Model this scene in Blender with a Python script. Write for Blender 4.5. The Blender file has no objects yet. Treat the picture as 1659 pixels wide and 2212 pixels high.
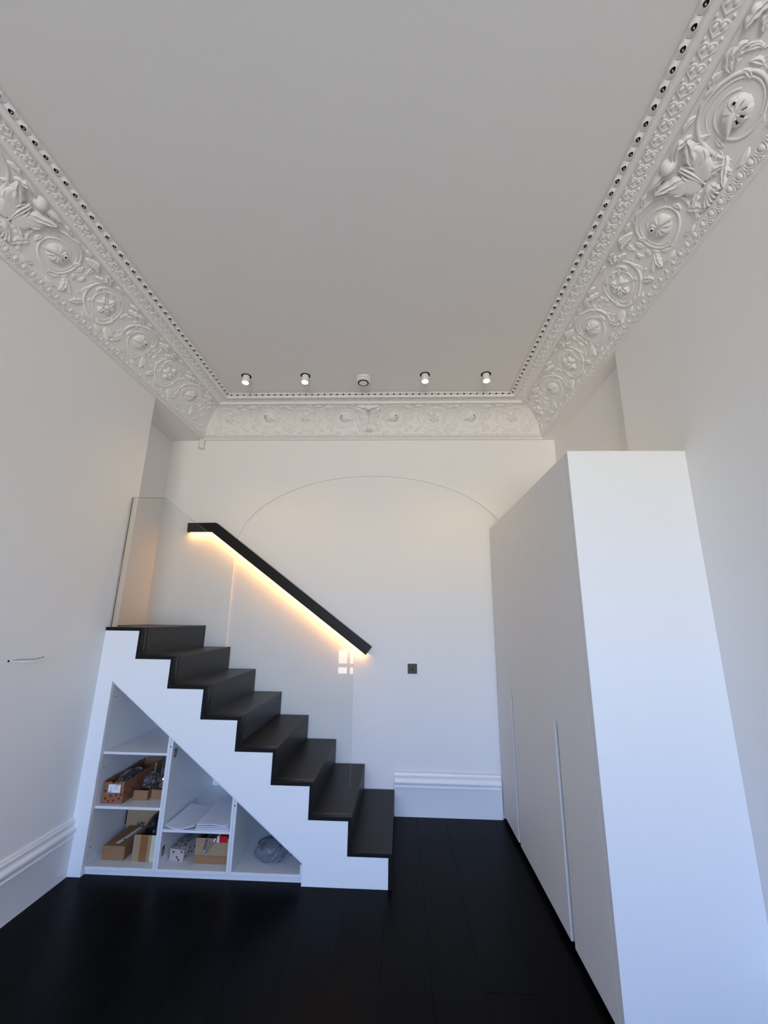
import bpy, math, random
from mathutils import Matrix, Vector
from math import sin, cos, pi, sqrt, radians

C = bpy.context.scene.collection
SC = bpy.context.scene

# ------------------------------------------------------------------ camera
cam_d = bpy.data.cameras.new('camera')
cam_d.sensor_fit = 'HORIZONTAL'
cam_d.sensor_width = 36.0
cam_d.lens = 899.113 / 1659 * 36.0
cam_d.clip_start = 0.02
cam = bpy.data.objects.new('camera', cam_d)
C.objects.link(cam)
yaw, pitch, roll = -0.0409, 0.2501, 0.0151
fw = Vector((sin(yaw) * cos(pitch), cos(yaw) * cos(pitch), sin(pitch)))
r0 = Vector((cos(yaw), -sin(yaw), 0))
u0 = r0.cross(fw)
rt = cos(roll) * r0 + sin(roll) * u0
up = -sin(roll) * r0 + cos(roll) * u0
cam.matrix_world = Matrix(((rt.x, up.x, -fw.x, 0.0), (rt.y, up.y, -fw.y, 0.0),
                           (rt.z, up.z, -fw.z, 1.52), (0, 0, 0, 1)))
SC.camera = cam

# ------------------------------------------------------------------ exposure
SC.view_settings.view_transform = 'Standard'
SC.view_settings.look = 'None'
SC.view_settings.gamma = 1.0
SC.view_settings.use_curve_mapping = False
SC.view_settings.exposure = 0.0
SC.cycles.use_denoising = True
SC.cycles.sample_clamp_indirect = 6.0
SC.cycles.max_bounces = 12
SC.cycles.diffuse_bounces = 8
SC.cycles.transparent_max_bounces = 24

# ------------------------------------------------------------------ main dimensions (metres)
D = 3.8164            # back wall
XL, XR = -1.9978, 1.3966
XRL, XRR = -2.3045, 1.493   # recess walls
YN, YNR = 2.983, 2.4381     # where the recesses start
H = 3.5288
DC = 0.3016           # cornice drop
YB = -3.4             # window wall behind the camera
YF = 2.8662           # outer face of the staircase
RISE, GO = 0.1794, 0.24307
XS = -0.0613          # face of the lowest riser, stringer side
WX, WY, WZ = 0.826, 1.9629, 2.3399   # wardrobe
ZS = H - DC

# ------------------------------------------------------------------ sky and window light
W = bpy.data.worlds.new('sky')
SC.world = W
W.use_nodes = True
nt = W.node_tree
for n in list(nt.nodes):
    nt.nodes.remove(n)
wo = nt.nodes.new('ShaderNodeOutputWorld')
wb = nt.nodes.new('ShaderNodeBackground')
tc = nt.nodes.new('ShaderNodeTexCoord')
sx = nt.nodes.new('ShaderNodeSeparateXYZ')
mr = nt.nodes.new('ShaderNodeMapRange')
cr = nt.nodes.new('ShaderNodeValToRGB')
mr.inputs['From Min'].default_value = -1
mr.inputs['From Max'].default_value = 1
nt.links.new(tc.outputs['Generated'], sx.inputs[0])
nt.links.new(sx.outputs['Z'], mr.inputs['Value'])
nt.links.new(mr.outputs['Result'], cr.inputs['Fac'])
nt.links.new(cr.outputs['Color'], wb.inputs['Color'])
nt.links.new(wb.outputs['Background'], wo.inputs['Surface'])
wb.inputs['Strength'].default_value = 16.2
SKY = ((-90, (0.60, 0.58, 0.56)), (-36, (0.56, 0.56, 0.55)),      # pavement and street
       (-21, (0.80, 0.77, 0.73)), (-14, (1.44, 1.31, 1.18)), (-8, (1.20, 1.10, 1.00)),   # sunlit far side of the street
       (-3, (0.74, 0.76, 0.72)), (1, (0.74, 0.84, 0.92)),          # house fronts in shade
       (6, (0.92, 1.22, 1.95)), (11, (0.92, 1.34, 2.35)),          # bright hazy sky
       (15, (0.34, 0.56, 1.25)), (21, (0.10, 0.20, 0.58)), (90, (0.06, 0.14, 0.45)))
el = cr.color_ramp.elements
for i, (deg, c) in enumerate(SKY):
    p = (sin(radians(deg)) + 1) / 2
    e = el[i] if i < 2 else el.new(p)
    e.position = p
    e.color = (*c, 1)

WIN = (-1.36, 1.04, 0.30, 2.75)   # window opening x0, x1, z0, z1 in the wall behind the camera
pl = bpy.data.lights.new('window_portal', 'AREA')
pl.shape = 'RECTANGLE'
pl.size = WIN[1] - WIN[0]
pl.size_y = WIN[3] - WIN[2]
pl.cycles.is_portal = True
po = bpy.data.objects.new('window_portal', pl)
po.location = ((WIN[0] + WIN[1]) / 2, YB - 0.26, (WIN[2] + WIN[3]) / 2)
po.rotation_euler = (pi / 2, 0, 0)
C.objects.link(po)

# ------------------------------------------------------------------ materials
def mat(name, col, rough=0.5, spec=0.5, metal=0.0, noise=0.0, nscale=8.0, bump=0.0, bscale=300.0, coat=0.0):
    m = bpy.data.materials.new(name)
    m.use_nodes = True
    t = m.node_tree
    b = t.nodes['Principled BSDF']
    b.inputs['Base Color'].default_value = (*col, 1)
    b.inputs['Roughness'].default_value = rough
    b.inputs['Metallic'].default_value = metal
    b.inputs['Specular IOR Level'].default_value = spec
    b.inputs['Coat Weight'].default_value = coat
    co = t.nodes.new('ShaderNodeTexCoord')
    if noise:
        n = t.nodes.new('ShaderNodeTexNoise')
        n.inputs['Scale'].default_value = nscale
        n.inputs['Detail'].default_value = 5
        mx = t.nodes.new('ShaderNodeMix')
        mx.data_type = 'RGBA'
        mx.inputs['A'].default_value = (*[c * (1 - noise) for c in col], 1)
        mx.inputs['B'].default_value = (*[min(1, c * (1 + noise)) for c in col], 1)
        t.links.new(co.outputs['Object'], n.inputs['Vector'])
        t.links.new(n.outputs['Fac'], mx.inputs['Factor'])
        t.links.new(mx.outputs['Result'], b.inputs['Base Color'])
    if bump:
        n2 = t.nodes.new('ShaderNodeTexNoise')
        n2.inputs['Scale'].default_value = bscale
        n2.inputs['Detail'].default_value = 3
        bp = t.nodes.new('ShaderNodeBump')
        bp.inputs['Strength'].default_value = bump
        bp.inputs['Distance'].default_value = 0.001
        t.links.new(co.outputs['Object'], n2.inputs['Vector'])
        t.links.new(n2.outputs['Fac'], bp.inputs['Height'])
        t.links.new(bp.outputs['Normal'], b.inputs['Normal'])
    return m

def wood_black(name, col, rough, spec=0.5, relief=0.05):
    m = mat(name, col, rough, spec)
    t = m.node_tree
    b = t.nodes['Principled BSDF']
    co = t.nodes.new('ShaderNodeTexCoord')
    mp = t.nodes.new('ShaderNodeMapping')
    mp.inputs['Scale'].default_value = (30, 2.2, 30)
    n = t.nodes.new('ShaderNodeTexNoise')
    n.inputs['Scale'].default_value = 3
    n.inputs['Detail'].default_value = 2
    bp = t.nodes.new('ShaderNodeBump')
    bp.inputs['Strength'].default_value = relief
    bp.inputs['Distance'].default_value = 0.002
    mx = t.nodes.new('ShaderNodeMix')
    mx.data_type = 'RGBA'
    mx.inputs['A'].default_value = (*[c * 0.9 for c in col], 1)
    mx.inputs['B'].default_value = (*[c * 1.1 for c in col], 1)
    t.links.new(co.outputs['Object'], mp.inputs['Vector'])
    t.links.new(mp.outputs['Vector'], n.inputs['Vector'])
    t.links.new(n.outputs['Fac'], bp.inputs['Height'])
    t.links.new(n.outputs['Fac'], mx.inputs['Factor'])
    t.links.new(mx.outputs['Result'], b.inputs['Base Color'])
    t.links.new(bp.outputs['Normal'], b.inputs['Normal'])
    return m

def emit(name, col, s):
    m = bpy.data.materials.new(name)
    m.use_nodes = True
    t = m.node_tree
    t.nodes.remove(t.nodes['Principled BSDF'])
    e = t.nodes.new('ShaderNodeEmission')
    e.inputs['Color'].default_value = (*col, 1)
    e.inputs['Strength'].default_value = s
    t.links.new(e.outputs[0], t.nodes['Material Output'].inputs['Surface'])
    return m

def clear(name, tint, rough=0.0, gloss=1.0, haze=0.0, hcol=(0.8, 0.8, 0.8), ior=1.5):
    """thin clear sheet: tinted transmission, Fresnel reflection, optional milky share"""
    m = bpy.data.materials.new(name)
    m.use_nodes = True
    t = m.node_tree
    t.nodes.remove(t.nodes['Principled BSDF'])
    tr = t.nodes.new('ShaderNodeBsdfTransparent')
    tr.inputs['Color'].default_value = (*tint, 1)
    gl = t.nodes.new('ShaderNodeBsdfGlossy')
    gl.inputs['Roughness'].default_value = rough
    fr = t.nodes.new('ShaderNodeFresnel')
    fr.inputs['IOR'].default_value = ior
    mu = t.nodes.new('ShaderNodeMath')
    mu.operation = 'MULTIPLY'
    mu.inputs[1].default_value = gloss
    mx = t.nodes.new('ShaderNodeMixShader')
    t.links.new(fr.outputs[0], mu.inputs[0])
    t.links.new(mu.outputs[0], mx.inputs[0])
    last = tr
    if haze:
        df = t.nodes.new('ShaderNodeBsdfDiffuse')
        df.inputs['Color'].default_value = (*hcol, 1)
        m2 = t.nodes.new('ShaderNodeMixShader')
        m2.inputs[0].default_value = haze
        t.links.new(tr.outputs[0], m2.inputs[1])
        t.links.new(df.outputs[0], m2.inputs[2])
        last = m2
    t.links.new(last.outputs[0], mx.inputs[1])
    t.links.new(gl.outputs[0], mx.inputs[2])
    t.links.new(mx.outputs[0], t.nodes['Material Output'].inputs['Surface'])
    return m

M = {}
M['wall'] = mat('white_wall_paint', (0.85, 0.84, 0.825), 0.75, 0.3, noise=0.012, nscale=1.5, bump=0.08, bscale=180)
M['ceil'] = mat('white_ceiling_paint', (0.79, 0.775, 0.755), 0.85, 0.2, noise=0.012, nscale=2, bump=0.06, bscale=150)
M['plaster'] = mat('painted_plaster', (0.83, 0.82, 0.805), 0.65, 0.3, bump=0.10, bscale=120)
M['hole_shade'] = mat('painted_hole_shade', (0.012, 0.011, 0.010), 0.9, 0.1)  # near-black for painted-in shade of cornice holes, shell slots and eyes
M['trim'] = mat('white_woodwork_paint', (0.87, 0.865, 0.86), 0.38, 0.4, bump=0.03, bscale=80)
M['joinery'] = mat('white_satin_joinery', (0.88, 0.88, 0.88), 0.45, 0.35, bump=0.02, bscale=200)
M['melamine'] = mat('white_melamine', (0.75, 0.76, 0.77), 0.35, 0.4)
M['wardrobe'] = mat('white_lacquer', (0.77, 0.77, 0.768), 0.5, 0.3, bump=0.02, bscale=250)
M['floor'] = wood_black('black_floor_stain', (0.0020, 0.0021, 0.0024), 0.34, 0.05)
M['floor_sub'] = mat('dark_subfloor', (0.002, 0.002, 0.002), 0.9, 0.1)
M['stair'] = wood_black('black_stained_tread', (0.0064, 0.0064, 0.0066), 0.42, 0.19, 0.0)
M['rail'] = wood_black('black_stained_rail', (0.0055, 0.005, 0.005), 0.5, 0.3)
M['led'] = emit('warm_led_strip', (1.0, 0.43, 0.11), 60.0)
M['lamp'] = emit('warm_lamp_face', (1.0, 0.72, 0.40), 6.0)
M['glass'] = clear('balustrade_glass', (0.955, 0.966, 0.962), 0.0, 0.5)
M['glass_edge'] = mat('polished_glass_edge', (0.035, 0.05, 0.045), 0.15, 0.6)
M['pane'] = clear('window_glass', (0.97, 0.98, 0.975), 0.0, 1.0)
M['bronze'] = mat('dark_bronze', (0.028, 0.022, 0.018), 0.42, 0.5, metal=0.6)
M['plastic'] = mat('white_plastic', (0.80, 0.79, 0.77), 0.4, 0.5)
M['black'] = mat('black_void', (0.004, 0.004, 0.004), 0.9, 0.1)
M['steel'] = mat('nickel_hinge', (0.30, 0.29, 0.27), 0.35, 0.5, metal=1.0)
M['card'] = mat('brown_cardboard', (0.30, 0.165, 0.082), 0.8, 0.2, noise=0.10, nscale=30)
M['card_pale'] = mat('pale_cardboard', (0.36, 0.25, 0.145), 0.8, 0.2, noise=0.08, nscale=40)
M['kraft'] = mat('printed_kraft_paper', (0.27, 0.125, 0.068), 0.8, 0.2, noise=0.22, nscale=45)
M['wrap'] = mat('pale_wrapping_paper', (0.50, 0.43, 0.40), 0.75, 0.2, noise=0.16, nscale=60)
M['redink'] = mat('red_print', (0.15, 0.016, 0.014), 0.8, 0.2)
M['ink'] = mat('black_print', (0.02, 0.018, 0.016), 0.8, 0.2)
M['greyink'] = mat('grey_print', (0.42, 0.42, 0.50), 0.8, 0.2)
M['paper'] = mat('white_paper', (0.78, 0.79, 0.86), 0.8, 0.2)
M['sticker'] = mat('white_label', (0.82, 0.82, 0.86), 0.6, 0.3)
M['tape'] = mat('brown_parcel_tape', (0.28, 0.125, 0.04), 0.25, 0.5)
M['masking'] = mat('cream_masking_tape', (0.62, 0.60, 0.42), 0.7, 0.2)
M['blackbag'] = mat('black_polythene', (0.008, 0.008, 0.011), 0.28, 0.5)
M['red'] = mat('red_carton', (0.55, 0.006, 0.012), 0.45, 0.4)
M['purple'] = mat('purple_pouch', (0.12, 0.04, 0.10), 0.35, 0.5)
M['blue'] = mat('blue_pouch', (0.03, 0.06, 0.30), 0.35, 0.5)
M['grey_fit'] = mat('dark_grey_fittings', (0.06, 0.065, 0.07), 0.45, 0.5)
M['silver'] = mat('silver_fittings', (0.75, 0.75, 0.75), 0.22, 0.5, metal=0.9)
M['bag'] = clear('clear_polythene', (0.93, 0.94, 0.95), 0.07, 2.4, 0.05, (0.8, 0.82, 0.86), 1.45)
M['bag_grey'] = clear('cloudy_polythene', (0.86, 0.87, 0.90), 0.28, 0.8, 0.30, (0.42, 0.45, 0.53), 1.4)
M['cable'] = mat('white_cable', (0.80, 0.80, 0.78), 0.4, 0.4)
M['cable_black'] = mat('black_wire', (0.01, 0.01, 0.01), 0.5, 0.3)
M['voile'] = mat('white_voile', (0.85, 0.84, 0.82), 0.9, 0.1)

# ------------------------------------------------------------------ mesh helper
class MB:
    def __init__(self):
        self.v, self.f, self.m = [], [], []

    def add(self, vs, fs, mi=0):
        o = len(self.v)
        self.v += [tuple(p) for p in vs]
        self.f += [tuple(i + o for i in f) for f in fs]
        self.m += [mi] * len(fs)
        return self

    def box(self, x0, x1, y0, y1, z0, z1, mi=0):
        vs = [(x, y, z) for z in (z0, z1) for y in (y0, y1) for x in (x0, x1)]
        return self.add(vs, [(0, 2, 3, 1), (4, 5, 7, 6), (0, 1, 5, 4), (2, 6, 7, 3), (0, 4, 6, 2), (1, 3, 7, 5)], mi)

    def prism(self, poly, axis, a, b, mi=0, mside=None):
        """poly: 2D outline; axis: extrusion axis. X: (y,z)  Y: (x,z)  Z: (x,y)"""
        def p3(p, t):
            return {'X': (t, p[0], p[1]), 'Y': (p[0], t, p[1]), 'Z': (p[0], p[1], t)}[axis]
        ar = sum(poly[i][0] * poly[(i + 1) % len(poly)][1] - poly[(i + 1) % len(poly)][0] * poly[i][1] for i in range(len(poly)))
        if ar < 0:
            poly = poly[::-1]
        if axis == 'Y':
            poly = poly[::-1]
        if a > b:
            a, b = b, a
        n = len(poly)
        vs = [p3(p, a) for p in poly] + [p3(p, b) for p in poly]
        self.add(vs, [tuple(range(n - 1, -1, -1)), tuple(range(n, 2 * n))], mi)
        o = len(self.v) - 2 * n
        fs = [(o + i, o + (i + 1) % n, o + n + (i + 1) % n, o + n + i) for i in range(n)]
        self.f += fs
        self.m += [mi if mside is None else mside] * n
        return self

    def lathe(self, prof, seg=20, c=(0, 0, 0), mi=0, cap=True):
        """prof: list of (r, z) bottom to top"""
        vs, fs = [], []
        for r, z in prof:
            for k in range(seg):
                a = 2 * pi * k / seg
                vs.append((c[0] + r * cos(a), c[1] + r * sin(a), c[2] + z))
        for i in range(len(prof) - 1):
            for k in range(seg):
                k2 = (k + 1) % seg
                fs.append((i * seg + k, i * seg + k2, (i + 1) * seg + k2, (i + 1) * seg + k))
        if cap:
            fs.append(tuple(range(seg - 1, -1, -1)))
            fs.append(tuple((len(prof) - 1) * seg + k for k in range(seg)))
        return self.add(vs, fs, mi)

    def tube(self, pts, r, n=8, mi=0, cap=True):
        pts = [Vector(p) for p in pts]
        rs = r if isinstance(r, (list, tuple)) else [r] * len(pts)
        vs, fs = [], []
        ref = Vector((0, 0, 1))
        for i, p in enumerate(pts):
            t = (pts[min(i + 1, len(pts) - 1)] - pts[max(i - 1, 0)]).normalized()
            rr = ref if abs(t.dot(ref)) < 0.95 else Vector((1, 0, 0))
            a = t.cross(rr).normalized()
            b = t.cross(a)
            for k in range(n):
                g = 2 * pi * k / n
                vs.append(p + (a * cos(g) + b * sin(g)) * rs[i])
        for i in range(len(pts) - 1):
            for k in range(n):
                k2 = (k + 1) % n
                fs.append((i * n + k, i * n + k2, (i + 1) * n + k2, (i + 1) * n + k))
        if cap:
            fs.append(tuple(range(n)))
            fs.append(tuple((len(pts) - 1) * n + k for k in range(n - 1, -1, -1)))
        return self.add(vs, fs, mi)

    def mesh(self, name, mats, smooth=False, angle=0.7):
        me = bpy.data.meshes.new(name)
        me.from_pydata(self.v, [], self.f)
        for mm in (mats if isinstance(mats, (list, tuple)) else [mats]):
            me.materials.append(M[mm])
        me.polygons.foreach_set('material_index', self.m)
        if smooth:
            me.polygons.foreach_set('use_smooth', [True] * len(self.f))
            me.set_sharp_from_angle(angle=angle)
        me.update()
        return me

    def obj(self, name, mats, parent=None, smooth=False, bevel=0.0, loc=None, rot=None, angle=0.7):
        o = bpy.data.objects.new(name, self.mesh(name, mats, smooth, angle))
        C.objects.link(o)
        if parent:
            o.parent = parent
        if loc:
            o.location = loc
        if rot:
            o.rotation_euler = rot
        if bevel:
            b = o.modifiers.new('bevel', 'BEVEL')
            b.width = bevel
            b.segments = 2
            b.limit_method = 'ANGLE'
        return o

def tag(o, label=None, cat=None, group=None, kind=None):
    if label: o['label'] = label
    if cat: o['category'] = cat
    if group: o['group'] = group
    if kind: o['kind'] = kind
    return o

def empty(name, loc=(0, 0, 0), rz=0.0):
    o = bpy.data.objects.new(name, None)
    o.empty_display_size = 0.1
    o.location = loc
    o.rotation_euler = (0, 0, rz)
    C.objects.link(o)
    return o

def thing(name, label, cat, loc=(0, 0, 0), rz=0.0, group=None):
    return tag(empty(name, loc, rz), label, cat, group)

def struct(o, label=None):
    return tag(o, label, None, None, 'structure')

# ================================================================== ROOM SHELL
mb = MB().box(XL - 0.5, XR + 0.3, YB - 0.3, D + 0.2, -0.12, -0.010)
floor = struct(mb.obj('floor', 'floor_sub'), 'black stained timber plank floor')
random.seed(4)
BW, GAP = 0.2200, 0.0011
x = -0.297 - BW * 8
while x < XR + 0.05:
    y = YB - random.uniform(0, 1.2)
    while y < D:
        L = random.choice((1.5, 1.9, 2.2, 2.4))
        y1 = min(y + L, D)
        a, b = max(x, XL - 0.3), min(x + BW - GAP, XR + 0.095)
        if b > a + 0.01 and y1 > YB:
            hh = random.uniform(-0.0003, 0.0003)
            MB().box(a, b, max(y, YB), y1 - 0.0012, -0.010, hh).obj('floorboard', 'floor', floor)
        y = y1 + 0.0
        if y1 >= D: break
    x += BW

struct(MB().box(XL - 0.5, XR + 0.3, YB - 0.3, D + 0.2, H, H + 0.15).obj('ceiling', 'ceil'), 'plain white ceiling')

# left wall (thick, its far end is the reveal of the recess), recess wall
struct(MB().box(XL - 0.42, XL, YB - 0.3, YN, -0.1, H).obj('wall_left', 'wall', bevel=0.004), 'white wall on the left')
struct(MB().box(XRL - 0.12, XRL, YN, D + 0.2, -0.1, H).obj('wall_left_recess', 'wall'), 'white recess wall above the landing')
struct(MB().box(XRL, XL, YN, D, ZS, H).obj('trim_5', 'wall'), 'flat soffit over the left recess')
# right wall and recess
struct(MB().box(XR, XR + 0.25, YB - 0.3, YNR, -0.1, H).obj('wall_right', 'wall', bevel=0.004), 'white wall on the right')
struct(MB().box(XRR, XRR + 0.15, YNR, D + 0.2, -0.1, H).obj('wall_right_recess', 'wall'), 'white recess wall behind the wardrobe')
struct(MB().box(XR, XRR, YNR, D, ZS, H).obj('trim_6', 'wall'), 'flat soffit over the right recess')
# back wall with a shallow arched recess
AX, AA, AB, AZ = -0.265, 1.28, 0.716, 2.14
out = [(XRL - 0.1, -0.1), (AX - AA, -0.1)]
NA = 48
for k in range(NA + 1):
    t = pi - pi * k / NA
    out.append((AX + AA * cos(t), AZ + AB * sin(t)))
out += [(AX + AA, -0.1), (XRR + 0.1, -0.1), (XRR + 0.1, H), (XRL - 0.1, H)]
mb = MB()
mb.box(XRL - 0.1, XRR + 0.1, D + 0.014, D + 0.2, -0.1, H)
mb.prism(out, 'Y', D, D + 0.014)
struct(mb.obj('wall_back', 'wall'), 'white back wall with a shallow arched recess')

# wall behind the camera with the window
x0, x1, z0, z1 = WIN
mb = MB()
mb.box(XL - 0.42, x0, YB - 0.25, YB, -0.1, H)
mb.box(x1, XR + 0.25, YB - 0.25, YB, -0.1, H)
mb.box(x0, x1, YB - 0.25, YB, -0.1, z0)
mb.box(x0, x1, YB - 0.25, YB, z1, H)
struct(mb.obj('wall_front', 'wall'), 'white window wall behind the viewpoint')
win = struct(empty('window_1', (0, YB - 0.16, 0)), 'tall white sash window')
mb = MB()
for a, b in ((x0, x0 + 0.05), (x1 - 0.05, x1), (x0 + 0.24, x0 + 0.30)):
    mb.box(a, b, -0.03, 0.03, z0, z1)
for a, b in ((z0, z0 + 0.07), (z1 - 0.05, z1)):
    mb.box(x0, x1, -0.03, 0.03, a, b)
mb.obj('window_frame', 'trim', win)
mb = MB()
mb.box(x0, x1, -0.025, 0.025, 0.50, 0.57)
mb.box(x0, x1, -0.025, 0.025, 1.55, 1.60)
for k in range(1, 9):
    xx = x0 + (x1 - x0) * k / 9
    mb.box(xx - 0.012, xx + 0.012, -0.015, 0.015, z0, z1)
mb.obj('glazing_bars', 'trim', win)
mb = MB().box(x0, x1, -0.003, 0.003, z0, z1)
mb.obj('pane', 'pane', win)
MB().box(x0 - 0.05, x1 + 0.05, 0.03, 0.22, z0 - 0.03, z0).obj('window_sill', 'trim', win)

# ------------------------------------------------------------------ skirting boards
SK = [(0, 0), (0.022, 0), (0.022, 0.198), (0.0235, 0.201), (0.0265, 0.205), (0.0265, 0.211), (0.0225, 0.214),
      (0.0215, 0.219), (0.0235, 0.226), (0.0280, 0.231), (0.0325, 0.238), (0.0335, 0.246), (0.0310, 0.253), (0.0235, 0.259),
      (0.0170, 0.263), (0.0145, 0.268), (0.0150, 0.276), (0.0190, 0.283), (0.0200, 0.288), (0.0195, 0.291), (0.0130, 0.2935),
      (0.0125, 0.300), (0.0100, 0.306), (0.0, 0.308)]
mb = MB().prism([(p[0], p[1]) for p in SK], 'Y', YB, YF)
mb.v = [(XL + a, b, c) for a, b, c in mb.v]
struct(mb.obj('baseboard_left', 'trim', smooth=True, angle=0.5), 'moulded white skirting board')
mb = MB().prism([(-p[0], p[1]) for p in SK], 'X', XS + 0.024, WX - 0.008)
mb.v = [(a, D + b, c) for a, b, c in mb.v]
struct(mb.obj('baseboard_back', 'trim', smooth=True, angle=0.5), 'moulded white skirting board')
mb = MB().prism([(-p[0], p[1]) for p in SK], 'Y', YB, WY)
mb.v = [(XR + a, b, c) for a, b, c in mb.v]
struct(mb.obj('baseboard_right', 'trim', smooth=True, angle=0.5), 'moulded white skirting board')

# ================================================================== CORNICE
# profile: (distance from the wall, drop below the ceiling)
def arcp(cx, cz, r, a0, a1, n):
    return [(cx + r * cos(radians(a0 + (a1 - a0) * k / n)), cz + r * sin(radians(a0 + (a1 - a0) * k / n))) for k in range(n + 1)]

def covep(v):
    ph = v / 0.209
    return (0.25 - 0.203 * sin(ph), 0.255 - 0.215 * cos(ph)), (sin(ph), cos(ph))

VM = 0.209 * pi / 2
prof = [(0, DC), (0.014, DC)]
prof += arcp(0.016, 0.2955, 0.0062, 80, -70, 6)
prof += [(0.0165, 0.2865), (0.0165, 0.2835), (0.0195, 0.2815), (0.0275, 0.2765), (0.0355, 0.2695), (0.0415, 0.2615), (0.0435, 0.2555),
         (0.0475, 0.2555), (0.0475, 0.249)]
prof += [covep(VM * (1 - k / 16))[0] for k in range(1, 17)]
prof += [(0.2500, 0.036)]
prof += arcp(0.264, 0.034, 0.0140, 172, 8, 9)
prof += [(0.2795, 0.028), (0.300, 0.023), (0.325, 0.021), (0.3445, 0.021)]
prof += arcp(0.3595, 0.0220, 0.0145, 172, 8, 9)
prof += [(0.3755, 0.0120), (0.378, 0.0055), (0.402, 0.0040), (0.405, 0.0)]

def cornice_run(name, u_a, u_b, mit_a, mit_b, loc, rz):
    """u_a, u_b: ends along local x at the wall; mit: +1 if that end is mitred"""
    mb = MB()
    n = len(prof)
    vs = []
    for d, z in prof:
        vs.append((u_a + mit_a * d, d, -z))
    for d, z in prof:
        vs.append((u_b - mit_b * d, d, -z))
    mb.add(vs, [(i, i + 1, n + i + 1, n + i) for i in range(n - 1)])
    o = mb.obj(name, 'plaster', smooth=True, loc=loc, rot=(0, 0, rz), angle=0.55)
    return o

def _map_cove(u, v, h):
    (d, z), (nd, nz) = covep(v)
    return (u, d + h * nd, -(z + h * nz))

OVO = [(0.0450, 0.2545), (0.0415, 0.2615), (0.0355, 0.2695), (0.0275, 0.2765), (0.0195, 0.2815), (0.0165, 0.2850)]
OVL = [0.0]
for _i in range(len(OVO) - 1):
    OVL.append(OVL[-1] + sqrt((OVO[_i + 1][0] - OVO[_i][0]) ** 2 + (OVO[_i + 1][1] - OVO[_i][1]) ** 2))

def _map_egg(u, v, h):
    v = max(-0.004, min(v, OVL[-1] + 0.006))
    i = 0
    while i < len(OVL) - 2 and v > OVL[i + 1]: i += 1
    t = (v - OVL[i]) / (OVL[i + 1] - OVL[i])
    d = OVO[i][0] + (OVO[i + 1][0] - OVO[i][0]) * t
    z = OVO[i][1] + (OVO[i + 1][1] - OVO[i][1]) * t
    return (u, d + h * 0.72, -(z + h * 0.69))

def _map_heart(u, v, h):
    return (u, 0.3450 - v, -(0.0205 + 0.006 * (v / 0.068) ** 3 + h))

def _map_leaf(u, v, h):
    return (u, 0.4065 - v, -(0.004 + 0.004 * v / 0.032 + h))

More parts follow.
